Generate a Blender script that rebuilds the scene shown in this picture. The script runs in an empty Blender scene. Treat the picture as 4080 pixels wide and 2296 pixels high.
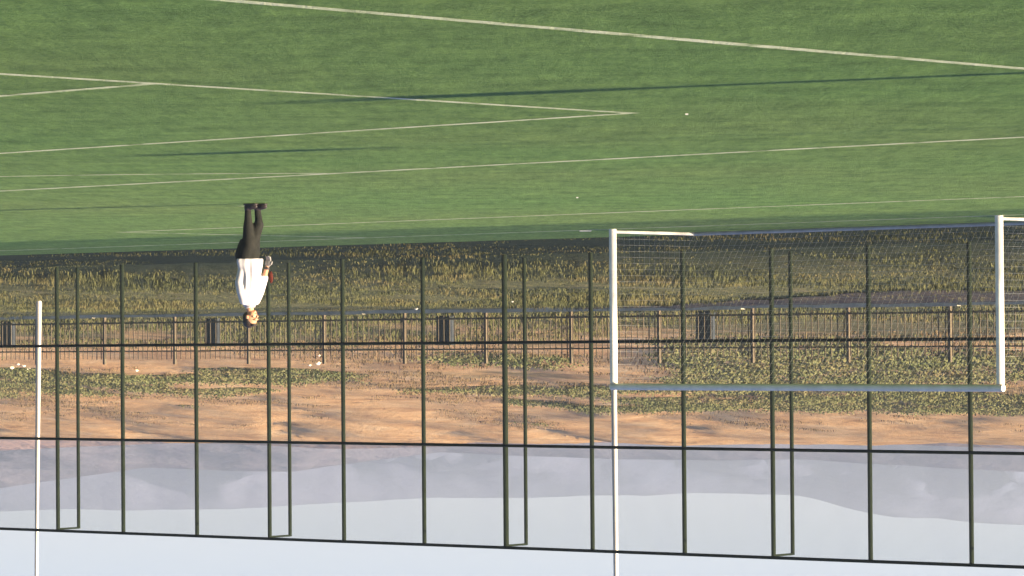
import bpy, bmesh, math, random
from mathutils import Vector, Matrix, noise
random.seed(7)
R = math.radians
scene = bpy.context.scene
COL = scene.collection

# ------------------------------------------------------------------ camera
CAM_H = 1.793
cd = bpy.data.cameras.new("camera"); cam = bpy.data.objects.new("camera", cd); COL.objects.link(cam)
cd.sensor_width = 36.0; cd.lens = 36.0 * 14623.2 / 4080.0
cd.clip_start = 0.5; cd.clip_end = 12000.0
cam.matrix_world = (Matrix.Translation((0, 0, CAM_H)) @ Matrix.Rotation(R(90 - 0.8565), 4, 'X')
                    @ Matrix.Rotation(R(180 - 0.4284), 4, 'Z'))      # the phone was held upside down
scene.camera = cam

# ------------------------------------------------------------------ light
SUN_EL, SHADOW_AZ = 6.3, 25.8            # shadows run 25.8 degrees from +X towards +Y
world = bpy.data.worlds.new("World"); scene.world = world; world.use_nodes = True
wn = world.node_tree.nodes; wl = world.node_tree.links; wn.clear()
wo = wn.new('ShaderNodeOutputWorld'); bg = wn.new('ShaderNodeBackground'); sky = wn.new('ShaderNodeTexSky')
sky.sky_type = 'NISHITA'; sky.sun_disc = False
sdx, sdy = math.cos(R(SHADOW_AZ)), math.sin(R(SHADOW_AZ))            # direction shadows run
to_sun = Vector((-sdx * math.cos(R(SUN_EL)), -sdy * math.cos(R(SUN_EL)), math.sin(R(SUN_EL))))
sky.sun_elevation = R(SUN_EL); sky.sun_rotation = math.atan2(to_sun.x, to_sun.y)
sky.air_density = 1.0; sky.dust_density = 1.6; sky.ozone_density = 2.5
bg.inputs['Strength'].default_value = 0.048
tint = wn.new('ShaderNodeMix'); tint.data_type = 'RGBA'; tint.blend_type = 'MULTIPLY'; tint.inputs[0].default_value = 1.0
tint.inputs[7].default_value = (0.79, 0.845, 1.36, 1)          # a cool, thinly veiled sky
wl.new(sky.outputs[0], tint.inputs[6]); wl.new(tint.outputs[2], bg.inputs[0]); wl.new(bg.outputs[0], wo.inputs[0])
sd = bpy.data.lights.new("sun", 'SUN'); sun = bpy.data.objects.new("sun", sd); COL.objects.link(sun)
sd.energy = 5.0; sd.angle = R(0.5); sd.color = (1.0, 0.80, 0.56)
sun.rotation_euler = to_sun.to_track_quat('Z', 'Y').to_euler(); sun.location = (-60, -30, 60)
scene.view_settings.view_transform = 'Standard'; scene.view_settings.look = 'None'
scene.view_settings.gamma = 1.0; scene.view_settings.use_curve_mapping = False
scene.view_settings.exposure = 2.6

# ------------------------------------------------------------------ helpers
def new_mat(name, rough=0.8, spec=0.3):
    m = bpy.data.materials.new(name); m.use_nodes = True
    b = m.node_tree.nodes['Principled BSDF']; b.inputs['Roughness'].default_value = rough
    b.inputs['Specular IOR Level'].default_value = spec
    return m, m.node_tree.nodes, m.node_tree.links, b

def coords(n, l, scale=(1, 1, 1), rot=0.0, world_pos=False):
    if world_pos:
        g = n.new('ShaderNodeNewGeometry'); src = g.outputs['Position']
    else:
        g = n.new('ShaderNodeTexCoord'); src = g.outputs['Object']
    mp = n.new('ShaderNodeMapping'); mp.inputs['Scale'].default_value = scale; mp.inputs['Rotation'].default_value = (0, 0, rot)
    l.new(src, mp.inputs[0]); return mp.outputs[0]

def nz(n, l, vec, scale, detail=4, rough=0.6):
    t = n.new('ShaderNodeTexNoise'); t.inputs['Scale'].default_value = scale
    t.inputs['Detail'].default_value = detail; t.inputs['Roughness'].default_value = rough
    l.new(vec, t.inputs['Vector']); return t.outputs['Fac']

def ramp(n, l, fac, stops):
    r = n.new('ShaderNodeValToRGB'); e = r.color_ramp.elements
    while len(e) < len(stops): e.new(0.5)
    for i, (p, c) in enumerate(stops):
        e[i].position = p; e[i].color = (*c, 1) if len(c) == 3 else c
    l.new(fac, r.inputs[0]); return r.outputs[0]

def mixc(n, l, fac, a, b, mode='MIX'):
    m = n.new('ShaderNodeMix'); m.data_type = 'RGBA'; m.blend_type = mode
    if isinstance(fac, float): m.inputs[0].default_value = fac
    else: l.new(fac, m.inputs[0])
    for i, v in ((6, a), (7, b)):
        if isinstance(v, tuple): m.inputs[i].default_value = (*v, 1)
        else: l.new(v, m.inputs[i])
    return m.outputs[2]

def bump(n, l, b, h, strength, dist):
    u = n.new('ShaderNodeBump'); u.inputs['Strength'].default_value = strength; u.inputs['Distance'].default_value = dist
    l.new(h, u.inputs['Height']); l.new(u.outputs[0], b.inputs['Normal'])

def noisy(name, c1, c2, scale, rough=0.7, spec=0.3, bmp=0.3, dist=0.01, stretch=(1, 1, 1), metallic=0.0, world_pos=False):
    m, n, l, b = new_mat(name, rough, spec)
    v = coords(n, l, stretch, world_pos=world_pos); f = nz(n, l, v, scale)
    l.new(ramp(n, l, f, [(0.3, c1), (0.7, c2)]), b.inputs['Base Color'])
    b.inputs['Metallic'].default_value = metallic
    if bmp: bump(n, l, b, f, bmp, dist)
    return m

def link(name, me, mat, parent=None, smooth=False):
    o = bpy.data.objects.new(name, me); COL.objects.link(o)
    for mm in (mat if isinstance(mat, (list, tuple)) else [mat]): me.materials.append(mm)
    if parent: o.parent = parent
    if smooth:
        for p in me.polygons: p.use_smooth = True
    return o

def tag(o, label=None, cat=None, group=None, kind=None):
    if label: o['label'] = label
    if cat: o['category'] = cat
    if group: o['group'] = group
    if kind: o['kind'] = kind
    return o

def empty(name, loc, rz=0.0):
    o = bpy.data.objects.new(name, None); COL.objects.link(o); o.location = loc; o.rotation_euler = (0, 0, rz)
    o.empty_display_size = 0.2
    return o

class MB:
    def __init__(s): s.v = []; s.f = []; s.m = []
    def quad(s, a, b, c, d, mi=0):
        k = len(s.v); s.v += [tuple(a), tuple(b), tuple(c), tuple(d)]; s.f.append((k, k+1, k+2, k+3)); s.m.append(mi)
    def tri(s, a, b, c, mi=0):
        k = len(s.v); s.v += [tuple(a), tuple(b), tuple(c)]; s.f.append((k, k+1, k+2)); s.m.append(mi)
    def bar(s, a, b, r0, r1=None, seg=8, ry=None, cap=True, mi=0):
        a = Vector(a); b = Vector(b); r1 = r0 if r1 is None else r1
        d = (b - a).normalized(); up = Vector((0, 0, 1)) if abs(d.z) < 0.9 else Vector((0, 1, 0))
        x = d.cross(up).normalized(); y = d.cross(x).normalized(); k = len(s.v)
        for p, r in ((a, r0), (b, r1)):
            for i in range(seg):
                t = 2 * math.pi * (i + 0.5) / seg
                s.v.append(tuple(p + x * r * math.cos(t) + y * (r if ry is None else ry) * math.sin(t)))
        for i in range(seg):
            j = (i + 1) % seg; s.f.append((k+i, k+j, k+seg+j, k+seg+i)); s.m.append(mi)
        if cap:
            k2 = len(s.v); s.v += [s.v[k + i] for i in range(2 * seg)]          # caps get vertices of their own
            s.f.append(tuple(k2 + i for i in reversed(range(seg)))); s.f.append(tuple(k2 + seg + i for i in range(seg))); s.m += [mi, mi]
    def box(s, c, dx, dy, dz, M=None, mi=0):
        k = len(s.v); c = Vector(c)
        for z in (-1, 1):
            for y in (-1, 1):
                for x in (-1, 1):
                    p = Vector((x*dx/2, y*dy/2, z*dz/2))
                    if M: p = M @ p
                    s.v.append(tuple(c + p))
        for f in ((0,2,3,1),(4,5,7,6),(0,1,5,4),(2,6,7,3),(0,4,6,2),(1,3,7,5)):
            s.f.append(tuple(k+i for i in f)); s.m.append(mi)
    def ell(s, c, rx, ry, rz, seg=16, rings=10, M=None, mi=0):
        k = len(s.v); c = Vector(c)
        for i in range(rings + 1):
            ph = math.pi * i / rings
            for j in range(seg):
                t = 2*math.pi*j/seg
                p = Vector((rx*math.sin(ph)*math.cos(t), ry*math.sin(ph)*math.sin(t), rz*math.cos(ph)))
                if M: p = M @ p
                s.v.append(tuple(c + p))
        for i in range(rings):
            for j in range(seg):
                j2 = (j+1) % seg
                s.f.append((k+i*seg+j, k+(i+1)*seg+j, k+(i+1)*seg+j2, k+i*seg+j2)); s.m.append(mi)
    def loft(s, rings, seg=20, wr=0.0, wz=9.0, mi=0):
        # rings: (cx, cy, z, rx, ry); wr = wrinkle amplitude
        k = len(s.v)
        for (cx, cy, z, rx, ry) in rings:
            for j in range(seg):
                t = 2*math.pi*j/seg; ct, st = math.cos(t), math.sin(t)
                w = 1.0
                if wr: w += wr * noise.noise(Vector((ct*2.2 + cx*3, st*2.2, z*wz)))
                s.v.append((cx + rx*ct*w, cy + ry*st*w, z))
        m = len(rings)
        for i in range(m-1):
            for j in range(seg):
                j2 = (j+1) % seg
                s.f.append((k+i*seg+j, k+i*seg+j2, k+(i+1)*seg+j2, k+(i+1)*seg+j)); s.m.append(mi)
        s.f.append(tuple(k+j for j in reversed(range(seg)))); s.f.append(tuple(k+(m-1)*seg+j for j in range(seg))); s.m += [mi, mi]
    def build(s, name, mat, parent=None, smooth=False):
        me = bpy.data.meshes.new(name); me.from_pydata(s.v, [], s.f); me.update()
        o = link(name, me, mat, parent, smooth)
        if any(s.m): me.polygons.foreach_set('material_index', s.m)
        return o

def blobby(o, voxel, smooth_it=4):
    r = o.modifiers.new('remesh', 'REMESH'); r.mode = 'VOXEL'; r.voxel_size = voxel; r.use_smooth_shade = True
    if smooth_it:
        c = o.modifiers.new('smooth', 'SMOOTH'); c.factor = 0.5; c.iterations = smooth_it
    return o

def copy_tree(o, parent=None):
    c = o.copy(); COL.objects.link(c)
    if parent: c.parent = parent
    for ch in o.children: copy_tree(ch, c)
    return c

# ------------------------------------------------------------------ frames of reference of the place
GA = R(42.864); g = Vector((math.cos(GA), math.sin(GA), 0)); nv = Vector((math.sin(GA), -math.cos(GA), 0))
POST = Vector((-7.0568, 53.1039, 0))                 # foot of the nearer goal post
def P(a, o, z=0.0): return POST + g * a + nv * o + Vector((0, 0, z))     # along the goal line, out into the pitch
SL = 0.808                                            # slope of turf edge / ball fence in plan
def wof(x, y): return y - 0.82 * x
def lerp(x, pts):
    if x <= pts[0][0]: return pts[0][1]
    for (a, za), (b, zb) in zip(pts, pts[1:]):
        if x <= b:
            t = (x - a) / (b - a); return za + (zb - za) * t
    return pts[-1][1]
PROF = [(64.0, -0.03), (64.6, 0.0), (68, 0.03), (72, 0.07), (74, 0.24), (77, 0.50), (82, 0.74), (90.6, 0.97), (100, 1.25), (120, 2.2), (150, 3.7),
        (180, 5.05), (200, 6.5), (214, 7.55), (222, 7.85), (234, 7.6), (270, 5.4), (340, 2.0), (460, 0.0), (600, -0.5)]
def ground(x, y):
    w = wof(x, y); z = lerp(w, PROF)
    if w < 64.0: return -0.03
    amp = min(1.0, max(0.0, (w - 64.4) / 3)) * 0.05
    z += amp * noise.noise(Vector((x * 0.9, y * 0.9, 0)))
    if w > 93:
        a2 = min(1.0, (w - 93) / 25)
        z += a2 * (0.14 * noise.noise(Vector((x * 0.16, y * 0.13, 3.1))) + 0.07 * noise.noise(Vector((x * 0.6, y * 0.4, 7.7))))
        # erosion gullies and lumps
        if w > 105:
            gl = abs(noise.noise(Vector((x * 0.09 + 0.3 * noise.noise(Vector((x * .2, y * .2, 1))), y * 0.035, 11.0))))
            z -= min(1, (w - 105) / 30) * 0.20 * max(0, 0.35 - gl) / 0.35
        if 150 < w < 320:
            z += 0.0105 * x * min(1, (w - 150) / 50) * min(1, (320 - w) / 60)
            z += 0.30 * noise.noise(Vector((x * 0.035, 0.01 * y, 20.0)))
    return z

# ------------------------------------------------------------------ materials
def mat_turf():
    m, n, l, b = new_mat('turf_fibres', 0.85, 0.15)
    v = coords(n, l, world_pos=True)
    fine = nz(n, l, v, 22, 5, 0.75); mid = nz(n, l, v, 1.7, 6, 0.75); big = nz(n, l, v, 0.12, 3, 0.5)
    c = ramp(n, l, fine, [(0.30, (0.078, 0.148, 0.034)), (0.52, (0.133, 0.243, 0.058)), (0.75, (0.215, 0.34, 0.095))])
    c = mixc(n, l, 0.75, c, ramp(n, l, mid, [(0.34, (0.58, 0.62, 0.55)), (0.5, (1, 1, 1)), (0.66, (1.4, 1.3, 1.25))]), 'MULTIPLY')
    vb = coords(n, l, (1, 0.13, 1), world_pos=True); br = nz(n, l, vb, 9, 4, 0.7)
    c = mixc(n, l, 0.8, c, ramp(n, l, br, [(0.34, (0.74, 0.78, 0.74)), (0.5, (1, 1, 1)), (0.68, (1.22, 1.18, 1.2))]), 'MULTIPLY')
    c = mixc(n, l, 0.8, c, ramp(n, l, big, [(0.35, (0.9, 1.0, 0.9)), (0.65, (1.12, 1.0, 1.0))]), 'MULTIPLY')
    # grazing-view brightening painted into the turf colour, strongest around the goalmouth
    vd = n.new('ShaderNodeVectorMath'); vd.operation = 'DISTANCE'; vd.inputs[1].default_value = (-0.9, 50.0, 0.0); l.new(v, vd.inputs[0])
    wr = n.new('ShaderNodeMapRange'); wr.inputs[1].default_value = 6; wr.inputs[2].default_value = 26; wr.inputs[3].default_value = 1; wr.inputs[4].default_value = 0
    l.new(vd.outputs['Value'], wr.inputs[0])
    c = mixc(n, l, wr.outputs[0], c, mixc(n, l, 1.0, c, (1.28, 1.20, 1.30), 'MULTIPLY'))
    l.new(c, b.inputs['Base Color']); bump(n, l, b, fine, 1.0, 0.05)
    return m
def mat_paint():
    m, n, l, b = new_mat('pitch_paint', 0.85, 0.15)
    v = coords(n, l, world_pos=True); f = nz(n, l, v, 3.2, 5, 0.7)
    c = ramp(n, l, f, [(0.34, (0.17, 0.24, 0.08)), (0.46, (0.50, 0.55, 0.30)), (0.62, (0.68, 0.70, 0.44))])
    l.new(c, b.inputs['Base Color']); f2 = nz(n, l, v, 25, 4, 0.7); bump(n, l, b, f2, 0.9, 0.04)
    return m
def mat_ground():
    m, n, l, b = new_mat('clay_and_scrub', 0.95, 0.1)
    v = coords(n, l, world_pos=True)
    sep = n.new('ShaderNodeSeparateXYZ'); l.new(v, sep.inputs[0])
    w = n.new('ShaderNodeMath'); w.operation = 'MULTIPLY_ADD'; w.inputs[1].default_value = -0.82
    l.new(sep.outputs[0], w.inputs[0]); l.new(sep.outputs[1], w.inputs[2])
    patch = nz(n, l, v, 0.07, 6, 0.68); fine = nz(n, l, v, 1.6, 6, 0.75); mid = nz(n, l, v, 0.35, 5, 0.7)
    clay = ramp(n, l, mid, [(0.25, (0.50, 0.27, 0.13)), (0.48, (0.75, 0.45, 0.20)), (0.7, (0.86, 0.60, 0.31))])
    clay = mixc(n, l, 0.45, clay, ramp(n, l, fine, [(0.3, (0.55, 0.5, 0.5)), (0.55, (1, 1, 1)), (0.75, (1.15, 1.1, 1.0))]), 'MULTIPLY')
    blot = nz(n, l, v, 0.22, 7, 0.8)
    clay = mixc(n, l, 0.8, clay, ramp(n, l, blot, [(0.36, (0.50, 0.46, 0.44)), (0.44, (1, 1, 1)), (0.62, (1.0, 1.0, 1.0)), (0.70, (0.72, 0.66, 0.62))]), 'MULTIPLY')
    scrub = ramp(n, l, fine, [(0.3, (0.09, 0.095, 0.036)), (0.5, (0.20, 0.175, 0.075)), (0.72, (0.40, 0.29, 0.14))])
    # where it is scrub: plenty below w = 150, thinning to bare clay at the crest
    wm = n.new('ShaderNodeMapRange'); wm.inputs[1].default_value = 150; wm.inputs[2].default_value = 200
    wm.inputs[3].default_value = 0.04; wm.inputs[4].default_value = -0.28; l.new(w.outputs[0], wm.inputs[0])
    wm2 = n.new('ShaderNodeMapRange'); wm2.inputs[1].default_value = 104; wm2.inputs[2].default_value = 112
    wm2.inputs[3].default_value = 0.04; wm2.inputs[4].default_value = -0.08; l.new(w.outputs[0], wm2.inputs[0])
    s1 = n.new('ShaderNodeMath'); s1.operation = 'ADD'; l.new(patch, s1.inputs[0]); l.new(wm.outputs[0], s1.inputs[1])
    s2 = n.new('ShaderNodeMath'); s2.operation = 'ADD'; l.new(s1.outputs[0], s2.inputs[0]); l.new(wm2.outputs[0], s2.inputs[1])
    mask = ramp(n, l, s2.outputs[0], [(0.50, (0, 0, 0)), (0.60, (1, 1, 1))])
    bank = ramp(n, l, fine, [(0.3, (0.12, 0.125, 0.045)), (0.5, (0.21, 0.20, 0.075)), (0.72, (0.36, 0.29, 0.13))])
    wb = n.new('ShaderNodeMapRange'); wb.inputs[1].default_value = 96; wb.inputs[2].default_value = 104; l.new(w.outputs[0], wb.inputs[0])
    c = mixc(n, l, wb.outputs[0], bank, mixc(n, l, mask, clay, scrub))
    # ground colour darkened for fence-mesh shade, from the turf to the bank foot
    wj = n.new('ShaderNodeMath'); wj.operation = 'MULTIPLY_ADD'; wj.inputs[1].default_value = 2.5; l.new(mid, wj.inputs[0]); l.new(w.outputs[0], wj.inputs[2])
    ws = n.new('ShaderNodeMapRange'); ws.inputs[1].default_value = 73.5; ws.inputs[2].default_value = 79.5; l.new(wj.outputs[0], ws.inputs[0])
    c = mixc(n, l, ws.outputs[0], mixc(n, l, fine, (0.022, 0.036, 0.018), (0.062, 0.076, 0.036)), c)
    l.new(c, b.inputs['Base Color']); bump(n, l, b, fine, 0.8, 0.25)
    return m
def mat_mount(name, lit, dark, sc):
    m, n, l, b = new_mat(name, 1.0, 0.0)
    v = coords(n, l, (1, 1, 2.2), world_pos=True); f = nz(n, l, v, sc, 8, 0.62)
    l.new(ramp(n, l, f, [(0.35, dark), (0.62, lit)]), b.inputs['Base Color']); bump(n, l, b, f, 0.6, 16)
    return m

M = {}
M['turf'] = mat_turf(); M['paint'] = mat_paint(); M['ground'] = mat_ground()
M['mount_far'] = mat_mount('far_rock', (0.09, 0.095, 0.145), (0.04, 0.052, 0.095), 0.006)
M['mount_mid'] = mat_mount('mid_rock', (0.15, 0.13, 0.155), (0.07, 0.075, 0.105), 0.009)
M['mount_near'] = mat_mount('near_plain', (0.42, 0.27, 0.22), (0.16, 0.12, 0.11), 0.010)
M['fence_green'] = noisy('dark_green_steel', (0.006, 0.011, 0.005), (0.012, 0.019, 0.008), 6, 0.8, 0.12, 0.1, 0.002)
M['net_green'] = noisy('green_mesh_wire', (0.016, 0.028, 0.022), (0.028, 0.042, 0.032), 4, 0.5, 0.4, 0)
M['white_paint'] = noisy('white_enamel', (0.60, 0.57, 0.48), (0.74, 0.71, 0.61), 5, 0.7, 0.2, 0.05, 0.001)
M['worn_grey'] = noisy('worn_grey_paint', (0.30, 0.31, 0.29), (0.42, 0.43, 0.40), 6, 0.8, 0.2, 0.1, 0.002)
M['net_white'] = noisy('white_cord', (0.38, 0.38, 0.34), (0.55, 0.55, 0.5), 9, 0.8, 0.2, 0)
M['galv'] = noisy('galvanised_steel', (0.36, 0.35, 0.31), (0.50, 0.48, 0.43), 7, 0.45, 0.5, 0.05, 0.001, (1, 1, 0.2), 0.2)
M['rust'] = noisy('brown_painted_steel', (0.065, 0.050, 0.026), (0.12, 0.088, 0.046), 8, 0.6, 0.4, 0.1, 0.002)
M['concrete'] = noisy('pale_concrete', (0.38, 0.34, 0.24), (0.62, 0.57, 0.42), 3, 0.9, 0.2, 0.4, 0.01, world_pos=True)
M['gravel'] = noisy('grey_rubble', (0.07, 0.056, 0.042), (0.16, 0.125, 0.09), 6, 0.95, 0.1, 0.9, 0.06, world_pos=True)
M['rock'] = noisy('pale_limestone', (0.62, 0.55, 0.42), (0.85, 0.80, 0.66), 4, 0.9, 0.2, 0.6, 0.03)
M['bin'] = noisy('blue_grey_slats', (0.026, 0.032, 0.040), (0.05, 0.058, 0.068), 5, 0.8, 0.1, 0.1, 0.003)
def leafmat(name, a, b_, c_, sc, world_pos=True):
    m, n, l, b = new_mat(name, 0.8, 0.15); v = coords(n, l, world_pos=world_pos); f = nz(n, l, v, sc, 4, 0.7)
    l.new(ramp(n, l, f, [(0.3, a), (0.5, b_), (0.72, c_)]), b.inputs['Base Color'])
    return m
M['weeds'] = leafmat('dry_weeds', (0.055, 0.066, 0.026), (0.092, 0.094, 0.036), (0.14, 0.11, 0.048), 0.3)
M['scrub'] = leafmat('scrub_leaves', (0.075, 0.095, 0.036), (0.12, 0.125, 0.052), (0.185, 0.15, 0.075), 0.3)
M['cypress'] = leafmat('cypress_leaves', (0.02, 0.035, 0.012), (0.04, 0.065, 0.02), (0.07, 0.10, 0.035), 2.5)
M['bark'] = noisy('bark', (0.06, 0.045, 0.03), (0.14, 0.10, 0.07), 9, 0.9, 0.1, 0.8, 0.02, (1, 1, 0.2))
M['skin'] = noisy('skin', (0.42, 0.20, 0.11), (0.55, 0.29, 0.17), 12, 0.5, 0.4, 0.05, 0.001)
M['shirt'] = noisy('white_cotton', (0.42, 0.40, 0.42), (0.54, 0.515, 0.53), 10, 0.9, 0.1, 0.25, 0.006)
M['black_cloth'] = noisy('black_cloth', (0.007, 0.008, 0.007), (0.018, 0.018, 0.015), 14, 0.9, 0.15, 0.3, 0.006)
M['hair'] = noisy('dark_hair', (0.012, 0.008, 0.006), (0.04, 0.028, 0.02), 60, 0.6, 0.4, 0.4, 0.004, (1, 1, 0.3))
M['glove'] = noisy('grey_glove', (0.16, 0.15, 0.145), (0.26, 0.25, 0.24), 20, 0.8, 0.2, 0.1, 0.002)
M['dark'] = noisy('dark_feature', (0.012, 0.01, 0.01), (0.03, 0.02, 0.02), 20, 0.5, 0.4, 0)
M['lip'] = noisy('lip', (0.28, 0.09, 0.07), (0.34, 0.12, 0.09), 20, 0.5, 0.4, 0)
M['red'] = noisy('red_cloth', (0.045, 0.010, 0.008), (0.08, 0.018, 0.012), 12, 0.9, 0.1, 0.3, 0.005)

# ------------------------------------------------------------------ terrain
def grid(name, xs, ys, zf, mat, smooth=True):
    me = bpy.data.meshes.new(name); V = []; F = []
    for y in ys:
        for x in xs: V.append((x, y, zf(x, y)))
    nx = len(xs)
    for j in range(len(ys)-1):
        for i in range(nx-1):
            k = j*nx+i; F.append((k, k+1, k+nx+1, k+nx))
    me.from_pydata(V, [], F); me.update()
    return link(name, me, mat, None, smooth)
def steps(a, b, fine_a, fine_b, fine, coarse):
    out = [a]; x = a
    while x < b:
        x += fine if fine_a <= x < fine_b else coarse
        out.append(min(x, b))
    return out
# one sheet: parameterised by (x, w) so that the bank's rows run parallel to the pitch
def terrain():
    ws = []; w = -260.0
    while w < 3400:
        ws.append(w)
        if w < 40: w += 50
        elif w < 63.5: w += 2
        elif w < 68: w += 0.25
        elif w < 100: w += 0.8
        elif w < 290: w += 1.0
        elif w < 500: w += 8
        else: w += 150
    xs = sorted(set([-1500, -1000, -600, -350, -200, -140, -100, -80] + [x * 0.75 for x in range(-90, 91)] + [80, 100, 140, 200, 350, 600, 1000, 1500]))
    V = []; F = []
    for w in ws:
        for x in xs:
            y = w + 0.82 * x; V.append((x, y, ground(x, y)))
    nx = len(xs)
    for j in range(len(ws)-1):
        for i in range(nx-1):
            k = j*nx+i; F.append((k, k+1, k+nx+1, k+nx))
    me = bpy.data.meshes.new('ground'); me.from_pydata(V, [], F); me.update()
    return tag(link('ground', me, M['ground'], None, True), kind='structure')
terrain()

def sheet(name, pts, z, mat):
    mb = MB(); mb.v = [(p[0], p[1], z) for p in pts]; mb.f = [tuple(range(len(pts)))]; mb.m = [0]
    return tag(mb.build(name, mat), kind='structure')
# artificial turf, far edge parallel to the ball fence
def edge(x): return 64.0 + SL * x
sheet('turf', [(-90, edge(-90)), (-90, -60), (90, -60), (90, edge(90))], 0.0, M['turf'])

# painted markings: strips 4 mm above the turf
mk = MB()
def stripe(a0, o0, a1, o1, wd=0.13, z=0.002):
    mb = mk
    p = P(a0, o0); q = P(a1, o1); d = (q - p).normalized(); s = Vector((-d.y, d.x, 0)) * wd / 2
    n_ = max(1, int((q - p).length / 1.5)); pr = None
    for i in range(n_ + 1):
        c = p.lerp(q, i / n_) + s * (0.35 * noise.noise(Vector((i * 0.7, a0, o0)))); ww = 1 + 0.25 * noise.noise(Vector((i * 0.9, o0, 5))); a = (c - s * ww); b = (c + s * ww)
        if pr: mb.quad((*pr[0].xy, z), (*a.xy, z), (*b.xy, z), (*pr[1].xy, z))
        pr = (a, b)
def mark(name='pitch_marking'):
    global mk
    o = tag(mk.build(name, M['paint']), kind='structure'); mk = MB()
stripe(-48, 0, 60, 0, 0.14)
stripe(-5.5, 5.55, 12.94, 5.55, 0.14); stripe(12.94, 0.06, 12.94, 5.49); stripe(-5.5, 0.06, -5.5, 5.49)
stripe(-16.5, 16.78, 23.9, 16.78, 0.14); stripe(23.9, 0.06, 23.9, 16.7); stripe(-16.5, 0.06, -16.5, 16.7)
stripe(3.72 - 0.14, 11.3, 3.72 + 0.14, 11.3, 0.26)
mark()
th0 = math.asin((16.84 - 11.0) / 9.2)
pr = None
for i in range(41):
    t = th0 + (math.pi - 2*th0) * i / 40
    a = P(3.75 + 9.2*math.cos(t), 11 + 9.2*math.sin(t)); b = P(3.75 + 9.3*math.cos(t), 11 + 9.3*math.sin(t))
    if pr: mk.quad((*pr[0].xy, .002), (*a.xy, .002), (*b.xy, .002), (*pr[1].xy, .002))
    pr = (a, b)
mark()
stripe(-12.12, 22.0, -12.12, 70, 0.11, 0.002); stripe(-12.07, 22.04, 60, 22.04, 0.11, 0.002)
stripe(-12.07, 27.0, 45, 27.0, 0.11, 0.002); stripe(-16.92, 4, -16.92, 70, 0.12, 0.002)
mark()

# ------------------------------------------------------------------ mountains
MT = [(-1500, 2010), (-600, 2040), (0, 2061), (500, 2058), (700, 2050), (1050, 2042), (1300, 2026), (1680, 2008), (2000, 2003), (2350, 1990), (2600, 1992), (2750, 1984),
      (3050, 1992), (3200, 2005), (3260, 2016), (3400, 2053), (3460, 2063), (3560, 2082), (3760, 2087), (3860, 2100), (4080, 2114), (4600, 2150), (5600, 2120)]
def skyline(a):
    x = 2040 - a * 14623; return (lerp(x, MT) - (1382 - 0.0075 * x)) / 14623
def mountain(name, y0, y1, y2, ef, mat, seed, rug=0.18, a0=-0.34, a1=0.34, na=260, nr=46):
    V = []; F = []
    for j in range(nr):
        t = j / (nr - 1); Y = y0 + (y2 - y0) * t
        for i in range(na):
            a = a0 + (a1 - a0) * i / (na - 1)
            s = (Y - y0) / (y1 - y0) if Y < y1 else max(0.0, 1 - (Y - y1) / (y2 - y1))
            hz = ef(a) * y1 + CAM_H
            X = a * Y
            rd = 1 - abs(noise.fractal(Vector((X * 0.0065, Y * 0.0035, seed)), 1.0, 2.1, 5)) * 1.2
            prof = (s ** 0.85) if Y < y1 else s
            edgef = 4 * s * (1 - s) if Y < y1 else 0.0
            z = hz * (prof * (1 - rug * edgef) + rug * edgef * (rd - 0.45) * 1.2)
            if Y >= y1 and s == 1: z = hz
            V.append((X, Y, z - 1.0))
    for j in range(nr-1):
        for i in range(na-1):
            k = j*na+i; F.append((k, k+1, k+na+1, k+na))
    me = bpy.data.meshes.new(name); me.from_pydata(V, [], F); me.update()
    return tag(link(name, me, mat, None, True), kind='structure')
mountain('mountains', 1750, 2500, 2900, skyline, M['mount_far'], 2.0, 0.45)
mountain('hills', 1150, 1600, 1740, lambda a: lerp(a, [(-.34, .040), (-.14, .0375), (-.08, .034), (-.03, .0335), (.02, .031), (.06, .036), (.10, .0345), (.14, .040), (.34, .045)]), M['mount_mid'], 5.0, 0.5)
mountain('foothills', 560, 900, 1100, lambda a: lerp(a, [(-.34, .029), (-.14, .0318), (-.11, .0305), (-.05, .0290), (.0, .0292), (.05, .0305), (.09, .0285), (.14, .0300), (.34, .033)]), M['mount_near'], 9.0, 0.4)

# haze: one even volume round everything
hm = bpy.data.materials.new('haze'); hm.use_nodes = True; hn = hm.node_tree.nodes; hn.clear()
ho = hn.new('ShaderNodeOutputMaterial'); hv = hn.new('ShaderNodeVolumePrincipled')
hv.inputs['Color'].default_value = (0.70, 0.83, 1.0, 1); hv.inputs['Density'].default_value = 0.00031; hv.inputs['Anisotropy'].default_value = 0.2
hm.node_tree.links.new(hv.outputs[0], ho.inputs['Volume'])
hb = MB(); hb.box((0, 1400, 72), 3700, 6400, 148)
hz = tag(hb.build('haze', hm), 'pale haze lying over the plain before the mountains', 'haze', kind='stuff')

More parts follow.
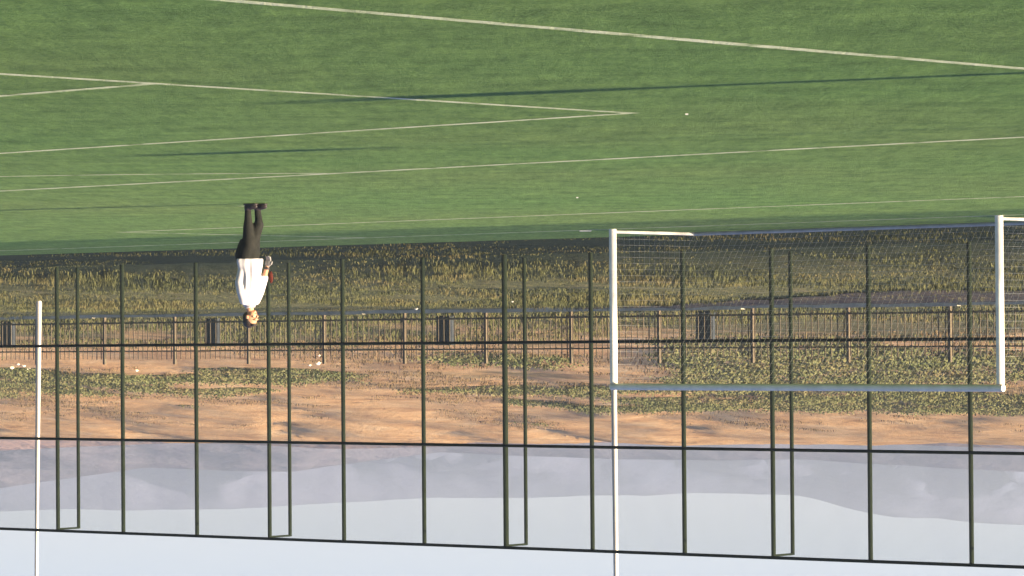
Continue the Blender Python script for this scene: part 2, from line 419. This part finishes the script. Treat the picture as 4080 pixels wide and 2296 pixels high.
# ------------------------------------------------------------------ ball fence
def fence_pt(x): return Vector((x, 71.653 + SL * x, 0))
fd = Vector((1, SL, 0)).normalized(); fn = Vector((-fd.y, fd.x, 0))       # fn points away from the pitch
root = empty('ball_stop_fence', fence_pt(0) + Vector((0, 0, ground(*fence_pt(0).xy))))
tag(root, 'tall dark green ball stop fence of posts, rails and fine mesh behind the goal', 'fence')
off = -root.location
mains = [9.88, 8.33, 6.64, 5.03, 3.44, 1.78, 0.15, -1.51, -3.21, -4.79, -6.45, -8.11]
mains = [19.0, 16.6, 14.9, 13.2, 11.45] + mains + [-9.95, -11.7, -13.5, -15.3, -17.2] + [-19.3 - 2.4 * i for i in range(19)]
braced = {9.88, 5.03, 0.15, -4.79, 14.9, -9.95, -15.3}
ZT = 5.79
RZ = [1.786, 3.80, 5.79]
for x in mains:
    p = fence_pt(x) + off; zg = ground(*fence_pt(x).xy) - root.location.z - 0.1
    mb = MB(); mb.bar((p.x, p.y, zg), (p.x, p.y, ZT - root.location.z), 0.043 if x != 0.15 else 0.055, seg=12)
    mb.build('post', M['fence_green'], root, True)
    if x in braced:
        q = p + fn * 0.62
        mb = MB(); mb.bar((q.x, q.y, zg), (q.x, q.y, ZT - 0.02 - root.location.z), 0.038, seg=12)
        mb.build('brace_post', M['fence_green'], root, True)
        mb = MB()
        for z in (ZT - 0.035,):
            mb.bar((p.x, p.y, z - root.location.z), (q.x, q.y, z - root.location.z), 0.022, seg=8)
        mb.build('brace_bar', M['fence_green'], root, True)
for z in RZ:
    mb = MB(); a = fence_pt(mains[0]) + off - fn * 0.05; b = fence_pt(mains[-1]) + off - fn * 0.05
    mb.bar((a.x, a.y, z - root.location.z), (b.x, b.y, z - root.location.z), 0.030, seg=10)
    mb.build('rail', M['fence_green'], root, True)
for xa, xb in zip(mains, mains[1:]):
    mb = MB(); a = fence_pt(xb) + off - fn * 0.092; b = fence_pt(xa) + off - fn * 0.092
    L = (b - a).length; nvw = int(L / 0.0185); z0 = ground(*fence_pt((xa+xb)/2).xy) - root.location.z
    z1 = ZT - root.location.z
    for i in range(nvw):
        p = a + (b - a) * ((i + 0.5) / nvw); mb.bar((p.x, p.y, z0), (p.x, p.y, z1), 0.00105, seg=4, cap=False)
    k = int((z1 - z0) / 0.0185)
    for i in range(k + 1):
        z = z0 + (z1 - z0) * i / k; mb.bar((a.x, a.y, z), (b.x, b.y, z), 0.00105, seg=4, cap=False)
    mb.build('mesh_panel', M['net_green'], root)

# ------------------------------------------------------------------ goal
goal = empty('football_goal', P(3.72, 0)); tag(goal, 'white football goal with a pale net and ground bars', 'football goal')
go = -goal.location
def gp(a, o, z): return P(a, o, z) + go
W_, HG, DP = 7.44, 2.50, 2.0
for a in (0.0, W_):
    mb = MB(); mb.bar(gp(a, 0, 0.0), gp(a, 0, HG - 0.055), 0.060, seg=20, ry=0.055); mb.build('goal_post', M['white_paint'], goal, True)
mb = MB(); mb.bar(gp(-0.05, 0, HG), gp(W_ + 0.05, 0, HG), 0.053, seg=20); mb.build('crossbar', M['white_paint'], goal, True)
for a in (0.0, W_):
    mb = MB(); mb.bar(gp(a, -0.06, 0.045), gp(a, -DP, 0.045), 0.026, seg=10); mb.build('ground_bar', M['white_paint'], goal, True)
mb = MB(); mb.bar(gp(-0.03, -DP, 0.045), gp(W_ + 0.03, -DP, 0.045), 0.030, seg=10); mb.build('ground_bar', M['worn_grey'], goal, True)
def netp(a, s):      # s 0 at crossbar, 1 at the back bar; slight sag
    o = -0.05 - (DP - 0.05) * (s ** 0.8) ; z = HG - 0.04 - (HG - 0.10) * s
    sag = 0.10 * math.sin(math.pi * s) * (0.6 + 0.4 * math.sin(a * 1.7))
    return gp(a, o + sag * 0.6, z - sag * 0.5)
mb = MB(); cr = 0.0011; K = 24; NA = 62
for i in range(NA + 1):
    a = W_ * i / NA
    for k in range(0, K, 2): mb.bar(netp(a, k / K), netp(a, (k + 2) / K), cr, seg=3, cap=False)
for k in range(1, K + 1):
    for i in range(0, NA, 6):
        mb.bar(netp(W_ * i / NA, k / K), netp(W_ * min(i + 6, NA) / NA, k / K), cr, seg=3, cap=False)
mb.build('back_net', M['net_white'], goal)
for a in (0.02, W_ - 0.02):
    mb = MB()
    for k in range(1, K):
        q = netp(a, k / K); mb.bar(gp(a, -0.06, q.z), q, cr, seg=3, cap=False)
    for j in range(1, 16):
        o = -DP * j / 16; s = min(1, max(0, ((-o - 0.05) / (DP - 0.05)))) ** 1.25
        mb.bar(gp(a, o, 0.05), netp(a, s), cr, seg=3, cap=False)
    mb.build('side_net', M['net_white'], goal)

# ------------------------------------------------------------------ kerb wall, palisade fence
def kp(x, d=0.0): return Vector((x, 90.58 + 0.854 * x + d, 0))
kd = Vector((1, 0.854, 0)).normalized(); kn = Vector((-kd.y, kd.x, 0))
KM = Matrix.Rotation(math.atan2(kd.y, kd.x), 3, 'Z')
kr = empty('kerb_wall', (0, 89.9, 0.5)); tag(kr, 'low pale concrete kerb along the top of the bank below the palisade fence', 'kerb')
mbk = MB(); random.seed(11)
x = -30.0
while x < 34:
    L = 2.0 * kd.x; c = kp(x + L/2) - kn * 0.45; dz = random.uniform(-0.015, 0.015)
    mbk.box((c.x, c.y - 89.9, 0.765 - 0.5 + dz), 1.985, 0.16, 0.55, KM); x += L
mbk.build('kerb_stone', M['concrete'], kr)
pal = empty('palisade_fence', (0, 90.58, 1.0)); tag(pal, 'low brown palisade fence of thin upright bars on top of the bank', 'fence')
px = [11.12, 9.04, 6.94, 4.86, 2.73, 0.66, -1.43, -3.50, -5.61, -7.69, -9.80]
px = [19.5, 17.4, 15.3, 13.2] + px + [-11.9, -14.0, -16.1]
for x in px:
    p = kp(x); mb = MB(); mb.box((p.x, p.y - 90.58, 0.62), 0.07, 0.07, 1.36, KM); mb.build('post', M['rust'], pal)
for xa, xb in zip(px, px[1:]):
    a = kp(xb); b = kp(xa); mb = MB(); L = (b - a).length
    c = (a + b) / 2
    mb.box((c.x, c.y - 90.58, 0.945), L - 0.074, 0.03, 0.036, KM); mb.box((c.x, c.y - 90.58, 0.18), L - 0.074, 0.035, 0.045, KM)
    for i in range(15):
        p = a + (b - a) * ((i + 0.5) / 15) - kn * 0.032
        mb.box((p.x + random.uniform(-.006, .006), p.y - 90.58, 0.63), 0.023, 0.014, 1.06 + random.uniform(-.02, .02), KM)
    mb.build('bar_panel', M['rust'], pal)

# ribbed boxes behind the palisade
def ribbed_box(x, y, label):
    z = ground(x, y); r = empty('storage_box', (x, y, z + 0.02), math.atan2(kd.y, kd.x)); tag(r, label, 'box', 'ribbed boxes behind the palisade fence')
    return r
spots = [(14.33, 104.32, 'dark blue-grey ribbed box by the right-hand lamp post, behind the palisade'), (8.08, 98.98, 'dark blue-grey ribbed box between the white-shirted person and the lamp post'),
         (1.71, 93.54, 'dark blue-grey ribbed box midway between the person and the goal'), (-4.64, 88.12, 'dark blue-grey ribbed box seen through the goal mouth')]
box0 = None
for x, y, lab in spots:
    if box0 is None:
        box0 = ribbed_box(x, y, lab)
        mb = MB(); mb.box((0, 0, 0.38), 0.50, 0.09, 0.70); mb.build('body', M['bin'], box0)
        mb = MB()
        for i in range(6):
            mb.box((-0.215 + i * 0.086, -0.062, 0.38), 0.04, 0.03, 0.66)
        mb.build('rib', M['bin'], box0)
        mb = MB(); mb.box((0, 0, 0.76), 0.55, 0.16, 0.05); mb.build('lid', M['bin'], box0)
    else:
        c = copy_tree(box0); c.location = (x, y, ground(x, y) + 0.02); c['label'] = lab

# ------------------------------------------------------------------ tapered poles behind the ball fence
def lamp(x, y, h, r0, r1, lean, label):
    z = ground(x, y); r = empty('lamp_post', (x, y, z)); tag(r, label, 'lamp post', 'tapered lamp posts behind the ball fence')
    mb = MB(); mb.bar((0, 0, -0.1), (lean * h, 0, h), r0, r1, seg=20); mb.build('pole', M['galv'], r, True)
    mb = MB(); mb.bar((lean*h, 0, h - 0.03), (lean*h + 0.6, -0.35, h + 0.12), 0.03, seg=10); mb.build('arm', M['galv'], r, True)
    mb = MB(); mb.box((lean*h + 0.75, -0.44, h + 0.15), 0.5, 0.24, 0.09); mb.build('lamp_head', M['galv'], r)
lamp(11.60, 90.0, 9.6, 0.072, 0.030, 0.0155, 'pale tapered post standing alone to the right of the person, as the scene stands upright')
lamp(-2.15, 78.2, 9.6, 0.068, 0.045, -0.003, 'pale tapered post rising behind the far upright of the goal')

# ------------------------------------------------------------------ vegetation
def blade_tuft(mb, x, y, z, h, sp, nb, wd):
    for _ in range(nb):
        t = random.uniform(0, 6.283); r = random.uniform(0, sp); bx, by = x + r*math.cos(t), y + r*math.sin(t)
        lx, ly = random.uniform(-.35, .35) * h, random.uniform(-.35, .35) * h; hh = h * random.uniform(.5, 1.1)
        t2 = random.uniform(0, 3.14); dx, dy = wd*math.cos(t2), wd*math.sin(t2)
        mx, my = bx + lx*.35, by + ly*.35
        mb.quad((bx-dx, by-dy, z), (bx+dx, by+dy, z), (mx+dx*.8, my+dy*.8, z+hh*.6), (mx-dx*.8, my-dy*.8, z+hh*.6))
        mb.tri((mx-dx*.8, my-dy*.8, z+hh*.6), (mx+dx*.8, my+dy*.8, z+hh*.6), (bx+lx, by+ly, z+hh))
random.seed(3)
def rubble_h(x): return max(0.3, min(7.0, (-2.6 - x) * 1.3)) * (1 if x > -9 else max(0.5, 1 + (x + 9) * 0.12))
mb = MB()
for i in range(30000):
    x = random.uniform(-17, 18)
    w = 64.3 + random.random() * 26.0
    y = w + 0.82 * x
    if 88.6 < y - 0.854 * x < 91.9: continue
    if w > 89.3 - rubble_h(x) + 0.5 and random.random() < 0.72 and x < -2.6: continue
    if w < 73 and random.random() < 0.5: continue
    d = noise.noise(Vector((x * 0.25, y * 0.25, 5.0)))
    if d < -0.25 and random.random() < 0.6: continue
    h = random.uniform(0.05, 0.13) * (1 + 1.5 * d) * (0.55 if w < 73 else 0.9)
    blade_tuft(mb, x, y, ground(x, y) - 0.02, h, 0.20, 5, 0.009)
for i in range(5200):
    x = random.uniform(-18, 21); w = random.uniform(91.2, 112)
    y = w + 0.82 * x
    if w > 99 and noise.noise(Vector((x * 0.2, w * 0.12, 8.0))) < -0.05 - (0.12 if x > 0 else 0): continue
    h = random.uniform(0.07, 0.24); blade_tuft(mb, x, y, ground(x, y) - 0.02, h, 0.25, 7, 0.014)
tag(mb.build('weeds', M['weeds']), 'dry yellow-green weeds covering the bank behind the goal', 'weeds', kind='stuff')

def leaf_clump(mb, x, y, z, rx, rz, nl, ls):
    for _ in range(nl):
        while True:
            a, b, c = (random.uniform(-1, 1) for _ in range(3))
            if a*a + b*b + c*c < 1: break
        p = Vector((x + a*rx, y + b*rx, z + rz*0.6 + c*rz))
        u = Vector((random.uniform(-1, 1), random.uniform(-1, 1), random.uniform(-1, 1))).normalized() * ls
        v = u.cross(Vector((random.uniform(-1, 1), random.uniform(-1, 1), random.uniform(-1, 1)))).normalized() * ls * .6
        mb.quad(p - u, p - v, p + u, p + v)
mb = MB(); random.seed(5); cnt = 0
for i in range(30000):
    w = random.uniform(110, 222); x = random.uniform(-44, 48); y = w + 0.82 * x; a = x / y
    if abs(a) > 0.17: continue
    d = noise.noise(Vector((x * 0.05, y * 0.03, 2.0))) + 0.5 * noise.noise(Vector((x * 0.15, y * 0.1, 4.0)))
    # scrub belt: the left half carries most of it
    left = max(0.0, min(1.0, (-a + 0.03) / 0.06))
    lim = (0.6 if w > 194 else -0.02 if 146 < w < 182 else 0.20) if left > 0.5 else (0.62 if w > 176 else -0.06 if 133 < w < 160 else 0.32)
    if d < lim: continue
    s = random.uniform(0.25, 0.75)
    leaf_clump(mb, x, y, ground(x, y) - 0.05, s * 1.3, s * 0.30, 46, 0.055); cnt += 1
    if cnt > 4200: break
tag(mb.build('scrub', M['scrub']), 'low olive scrub growing over the clay hillside', 'scrub', kind='stuff')

M['straw'] = leafmat('straw', (0.085, 0.062, 0.03), (0.13, 0.092, 0.046), (0.18, 0.125, 0.066), 0.4)
mb = MB(); random.seed(8)
for i in range(26000):
    w = random.uniform(106, 200); x = random.uniform(-34, 38); y = w + 0.82 * x
    if abs(x / y) > 0.17: continue
    d = noise.noise(Vector((x * 0.11, y * 0.07, 12.0))) + 0.4 * noise.noise(Vector((x * 0.5, y * 0.4, 3.0)))
    if d < (-0.06 if x < 4 else 0.10) + (0.15 if w > 175 else 0): continue
    blade_tuft(mb, x, y, ground(x, y) - 0.02, random.uniform(0.05, 0.17), 0.35, 6, 0.016)
tag(mb.build('dry_grass', M['straw']), 'straw coloured dry grass scattered over the clay slope', 'dry grass', kind='stuff')

# countable pale stones
def stone(x, y, s, seed, label, sq=0.7):
    me = bpy.data.meshes.new('stone'); bm = bmesh.new(); bmesh.ops.create_icosphere(bm, subdivisions=3, radius=s)
    for v in bm.verts:
        k = 1 + 0.35 * noise.noise(v.co * (1.6 / s) + Vector((seed, 0, 0))); v.co *= k; v.co.z *= sq
    bm.to_mesh(me); bm.free()
    o = link('stone', me, M['rock'], None, False); o.location = (x, y, ground(x, y) + s * 0.35)
    return tag(o, label, 'stone', 'pale stones on the hillside')
def onhill(px, py):                                  # walk a view direction out until it meets the hillside
    a = (2040 - px) / 14623; e = (py - (1382 - 0.0075 * px)) / 14623
    Y = 60.0
    while Y < 320 and ground(a*Y, Y) < CAM_H + e*Y: Y += 0.25
    return a*Y, Y
places = [(45, 1462, 9, 'pale stone, lowest and outermost of the stone cluster beside the lone lamp post'), (70, 1449, 7, 'small pale stone at the edge of the cluster beside the lone lamp post'),
          (92, 1455, 8, 'pale stone in the middle of the cluster beside the lone lamp post'), (110, 1467, 9, 'pale stone of the cluster nearest the lone lamp post'),
          (100, 1497, 8, 'pale stone highest up the slope beside the lone lamp post'), (543, 1473, 7, 'single pale stone on the slope between lamp post and person'),
          (1149, 1441, 8, 'pale upright stone just above the palisade beside the person'), (1264, 1441, 13, 'largest pale stone, just above the palisade near the person'),
          (1270, 1415, 6, 'small pale stone behind the palisade bars near the person'), (1232, 1452, 7, 'pale stone between the largest stone and the person'),
          (1258, 1488, 8, 'pale stone up the slope beyond the largest stone'), (1226, 1508, 9, 'pale stone highest up the slope near the person')]
for k, (qx, qy, s, lab) in enumerate(places):
    X, Y = onhill(qx, qy); stone(X, Y, s * Y / 14623 * 0.95, k * 3.3, lab)
# two stones lying on the bank
for k, (qx, qy, s, lab) in enumerate([(1657, 1234, 8, 'pale stone lying just below the kerb, near the middle'), (2042, 1205, 6, 'small pale stone on the bank between the paired fence posts')]):
    X, Y = onhill(qx, qy - 6); stone(X, Y, s * Y / 14623 * 0.9, 50 + k, lab)

# grey rubble apron on the left part of the bank
mb = MB(); N1, N2 = 60, 14; V = []
for j in range(N2 + 1):
    for i in range(N1 + 1):
        x = -17 + 15.5 * i / N1; hh = rubble_h(x) ; w0 = 89.3 - hh * (1 + 0.25*noise.noise(Vector((x*0.5, 1, 1)))); w = w0 + (89.55 - w0) * j / N2
        y = w + 0.82 * x + 0.034 * x; V.append((x, y, ground(x, y) + 0.035 + 0.05 * abs(noise.noise(Vector((x*3, y*3, 0))))))
mb.v = V
for j in range(N2):
    for i in range(N1):
        k = j*(N1+1)+i; mb.f.append((k, k+1, k+N1+2, k+N1+1)); mb.m.append(0)
tag(mb.build('rubble', M['gravel'], smooth=True), 'grey rubble apron on the bank below the kerb, behind the goal', 'rubble', kind='stuff')

# ------------------------------------------------------------------ litter scraps on the turf
def scrap(name, x, y, pts, th, label, cat):
    mb = MB(); n_ = len(pts)
    mb.v = [(px_, py_, 0.0) for px_, py_ in pts] + [(px_ * .9, py_ * .9, th) for px_, py_ in pts]
    mb.f = [tuple(reversed(range(n_))), tuple(range(n_, 2*n_))] + [(i, (i+1) % n_, n_ + (i+1) % n_, n_ + i) for i in range(n_)]; mb.m = [0]*len(mb.f)
    o = mb.build(name, M['worn_grey']); o.location = (x, y, 0.006); tag(o, label, cat)
scrap('paper_scrap', -0.81, 45.15, [(-.016, -.012), (.012, -.012), (.013, .009), (0, .013), (-.013, .009)], 0.011, 'tiny white scrap of paper on the open turf in front of the goal', 'litter')
scrap('paper_scrap', -1.38, 28.75, [(-.012, -.012), (.012, -.012), (.013, .012), (-.012, .013)], 0.010, 'tiny white scrap on the turf just beyond the corner of two painted lines', 'litter')
scrap('marker_strip', -1.18, 58.6, [(-.10, -.03), (.10, -.04), (.10, .04), (.02, .02), (-.10, .04)], 0.018, 'short white strip lying on the shaded turf beside the goal post', 'strip')

# ------------------------------------------------------------------ the person
def chain(mb, pts, seg=12):
    for (p, r), (q, s) in zip(pts, pts[1:]):
        mb.bar(p, q, r, s, seg=seg)
    for p, r in pts: mb.ell(p, r, r, r, 12, 8)
def make_person(label):
    root = empty('person', (0, 0, 0)); tag(root, label, 'person')
    # joints (facing -Y, own right hand at -X)
    shR, elR, wrR = Vector((-.145, 0, 1.235)), Vector((-.200, -.060, 1.00)), Vector((-.155, -.165, 0.80))
    shL, elL, wrL = Vector((.140, .005, 1.235)), Vector((.145, .055, 1.00)), Vector((.085, .02, 0.735))
    hipR, knR, anR = Vector((-.065, 0, .76)), Vector((-.050, -.040, .41)), Vector((-.050, -.095, .075))
    hipL, knL, anL = Vector((.065, 0, .76)), Vector((.050, -.020, .41)), Vector((.050, -.015, .075))
    shR_ = Vector((-.050, -.110, .24))
    b = MB()
    b.loft([(0, .01, .72, .11, .08), (0, .01, .82, .115, .085), (0, 0, .95, .105, .075), (0, 0, 1.08, .135, .085), (0, .005, 1.18, .15, .085), (0, .01, 1.25, .13, .07), (0, .01, 1.29, .055, .052)], 20)
    chain(b, [(Vector((0, .01, 1.26)), .052), (Vector((0, -.005, 1.36)), .047)])
    for s_, e_, w_ in ((shR, elR, wrR), (shL, elL, wrL)): chain(b, [(s_, .038), (s_.lerp(e_, .5), .037), (e_, .034), (e_.lerp(w_, .35), .036), (w_, .024)])
    for h_, k_, a_ in ((hipR, knR, anR), (hipL, knL, anL)): chain(b, [(h_, .070), (h_.lerp(k_, .5), .062), (k_, .049), ((shR_ if k_ is knR else k_.lerp(a_, .5)), .044), (a_, .031)])
    # hands: palm, four fingers, thumb
    for w_, sx, dirv in ((wrR, -1, Vector((.05, -.30, -1)).normalized()), (wrL, 1, Vector((-.05, -.25, -1)).normalized())):
        side = Vector((0, 1, -.25)).normalized(); nrm = dirv.cross(side).normalized()
        pc = w_ + dirv * 0.045
        Mx = Matrix((side, nrm, dirv)).transposed()
        b.ell(pc, .036, .014, .046, 14, 10, Mx)
        for i, L in enumerate((.060, .068, .064, .050)):
            base = w_ + dirv * 0.078 + side * (-.025 + .0165 * i)
            k1 = base + (dirv + nrm * (.25 * -sx)).normalized() * L * .5
            k2 = k1 + (dirv + nrm * (.9 * -sx)).normalized() * L * .5
            chain(b, [(base, .0085), (k1, .008), (k2, .0066)], 8)
        tb = w_ + dirv * .025 - side * .026; t1 = tb + (dirv * .6 - side * .7).normalized() * .032; t2 = t1 + (dirv * .95 - side * .2).normalized() * .028
        chain(b, [(tb, .011), (t1, .0095), (t2, .0078)], 8)
    # head
    hc = Vector((0, -.018, 1.452))
    b.ell(hc + Vector((0, .012, .018)), .074, .090, .093, 24, 16)
    b.ell(hc + Vector((0, -.022, -.035)), .056, .062, .062, 20, 12)          # jaw
    b.ell(hc + Vector((0, -.058, -.078)), .022, .020, .018, 12, 8)            # chin
    b.ell(hc + Vector((0, -.082, .022)), .052, .012, .010, 12, 8)             # brow
    b.bar(hc + Vector((0, -.080, .018)), hc + Vector((0, -.102, -.022)), .007, .012, 10); b.ell(hc + Vector((0, -.100, -.022)), .015, .012, .010, 12, 8)
    b.ell(hc + Vector((.034, -.062, -.015)), .020, .018, .018, 10, 8); b.ell(hc + Vector((-.034, -.062, -.015)), .020, .018, .018, 10, 8)
    for s_ in (-1, 1): b.ell(hc + Vector((s_ * .076, .012, -.008)), .010, .020, .030, 10, 8)
    # feet
    for a_ in (anR, anL): b.ell(a_ + Vector((0, -.035, -.035)), .028, .070, .026, 14, 8)
    blobby(b.build('body', M['skin'], root, True), 0.0065, 2)
    for s_ in (-1, 1):
        e = MB(); e.ell(hc + Vector((s_ * .030, -.0825, .002)), .013, .007, .0065, 12, 8); e.build('eye', M['dark'], root, True)
        e = MB(); e.ell(hc + Vector((s_ * .031, -.088, .026)), .019, .007, .0045, 12, 6); e.build('eyebrow', M['hair'], root, True)
    e = MB(); e.ell(hc + Vector((0, -.083, -.050)), .022, .008, .006, 12, 6); e.build('mouth', M['lip'], root, True)
    h = MB(); h.ell(hc + Vector((0, .030, .048)), .081, .088, .078, 24, 14); h.ell(hc + Vector((0, .052, -.005)), .076, .066, .075, 20, 12)
    h.ell(hc + Vector((0, -.046, .088)), .052, .036, .018, 14, 8)
    for s_ in (-1, 1): h.ell(hc + Vector((s_ * .073, .012, .028)), .012, .024, .030, 10, 8)
    blobby(h.build('hair', M['hair'], root, True), 0.007, 3)
    # loose untucked t-shirt with sleeves to the elbow
    t = MB()
    rings = [(0, .01, .70, .150, .148), (0, .01, .74, .150, .147), (0, .005, .80, .147, .142), (0, 0, .88, .145, .136), (0, 0, .96, .146, .130), (0, 0, 1.04, .150, .124), (0, 0, 1.12, .156, .112),
             (0, .004, 1.20, .158, .100), (0, .008, 1.255, .135, .085), (0, .008, 1.29, .085, .070), (0, .006, 1.315, .062, .060)]
    fine = []
    for (a, c) in zip(rings, rings[1:]):
        for k in range(4): fine.append(tuple(a[i] + (c[i] - a[i]) * k / 4 for i in range(5)))
    t.loft(fine + [rings[-1]], 64, wr=0.26, wz=3.4)
    chain(t, [(shR + Vector((.02, 0, -.005)), .060), (shR.lerp(elR, .5), .058), (elR + Vector((0, -.005, -.02)), .055), (elR.lerp(wrR, .30), .052)], 14)
    chain(t, [(shL + Vector((-.02, 0, -.005)), .060), (shL.lerp(elL, .5), .060), (elL, .058), (elL.lerp(wrL, .95), .058)], 14)
    blobby(t.build('shirt', M['shirt'], root, True), 0.009, 5)
    c = MB()      # collar
    for k in range(16):
        a0 = 2*math.pi*k/16; a1 = 2*math.pi*(k+1)/16
        c.bar((.058*math.cos(a0), .006+.056*math.sin(a0)-.01, 1.318 + .012*math.sin(a0)), (.058*math.cos(a1), .006+.056*math.sin(a1)-.01, 1.318 + .012*math.sin(a1)), .010, seg=8)
    c.build('collar', M['shirt'], root, True)
    # baggy dark trousers narrowing to the shins
    q = MB()
    rr = [(0, .015, .80, .135, .120), (0, .02, .74, .142, .140), (0, .035, .68, .148, .155), (0, .035, .60, .142, .152), (-.005, .02, .52, .128, .132), (-.01, 0, .45, .12, .12)]
    q.loft(rr, 32, wr=0.10)
    for h_, k_, a_, top in ((hipR, knR, anR, -1), (hipL, knL, anL, 1)):
        chain(q, [(h_ + Vector((0, .01, -.10)), .098), (h_.lerp(k_, .6) + Vector((-.02*top, .0, 0)), .094), (k_ + Vector((-.018*top, 0, .02)), .084), ((shR_ if k_ is knR else k_.lerp(a_, .42)) + Vector((0, 0, .03)), .066), ((shR_ if k_ is knR else k_.lerp(a_, .55)) - Vector((0, 0, .02)), .050), (k_.lerp(a_, .97) if k_ is knL else anR + Vector((0, 0, .01)), .040)], 16)
    blobby(q.build('trousers', M['black_cloth'], root, True), 0.009, 4)
    for a_ in (anR, anL):
        s_ = MB(); s_.ell(a_ + Vector((0, -.045, -.032)), .042, .105, .038, 16, 10); s_.ell(a_ + Vector((0, 0, -.01)), .044, .050, .050, 14, 8)
        s_.box(a_ + Vector((0, -.045, -.066)), .076, .19, .016)
        blobby(s_.build('shoe', M['dark'], root, True), 0.008, 2)
    gl = MB()     # grey glove on the hand in front, dark strap at the wrist
    dv = Vector((.05, -.30, -1)).normalized(); side = Vector((0, 1, -.25)).normalized(); nrm = dv.cross(side).normalized()
    gl.ell(wrR + dv * .045, .044, .022, .056, 14, 10, Matrix((side, nrm, dv)).transposed())
    for i, L in enumerate((.062, .070, .066, .052)):
        base = wrR + dv * .078 + side * (-.027 + .0185 * i); k1 = base + (dv + nrm * .25).normalized() * L * .5; k2 = k1 + (dv + nrm * .9).normalized() * L * .5
        chain(gl, [(base, .0125), (k1, .012), (k2, .0105)], 8)
    tb = wrR + dv * .025 - side * .026; t1 = tb + (dv * .6 - side * .7).normalized() * .032; t2 = t1 + (dv * .95 - side * .2).normalized() * .028
    chain(gl, [(tb, .015), (t1, .0135), (t2, .0118)], 8)
    blobby(gl.build('glove', M['glove'], root, True), 0.006, 1)
    st = MB(); st.bar(wrR - dv * .035, wrR - dv * .002, .033, seg=16); st.build('wrist_strap', M['dark'], root, True)
    return root
person = make_person('person in a loose white t-shirt and black trousers standing on the turf')
person.location = (3.33, 46.6, 0.0); person.rotation_euler = (0, 0, R(-58))
# red bib tucked behind the forearm
mb = MB(); mb.loft([(0, 0, .84, .012, .010), (0.004, 0, .88, .024, .012), (0, .004, .92, .026, .014), (-.004, 0, .97, .018, .012), (0, 0, .99, .008, .006)], 16, wr=0.3, wz=14)
bib = mb.build('training_bib', M['red'], smooth=True); bib.location = (3.33 - .262, 46.6 + .12, 0.02)
tag(bib, 'small red bib hanging at the elbow of the person in white', 'bib')
# two posts added outside the view, shaped only to cast long shadows across the pitch
LEN = 2.2 / math.tan(R(SUN_EL))
for (tx, ty, rr_, hw, hh_, lab) in ((1.23, 26.97, 0.085, 0.26, 0.22, 'added grey post out of view that casts a pitch shadow, the thicker of two'),
                                    (3.18, 34.5, 0.028, 0.24, 0.20, 'added grey post out of view that casts a pitch shadow, the thinner of two')):
    r = empty('shadow_caster_post', (tx - LEN*sdx, ty - LEN*sdy, 0)); tag(r, lab, 'post', 'added shadow-casting posts out of view')
    mb = MB(); mb.bar((0, 0, 0), (0, 0, 2.2 - hh_), rr_, rr_, seg=20); mb.build('post', M['galv'], r, True)
    mb = MB(); mb.box((0, 0, 2.2 - hh_ / 2), hw, hw, hh_); mb.box((0, 0, 2.21), hw + .04, hw + .04, .02); mb.build('shadow_caster_head', M['worn_grey'], r)
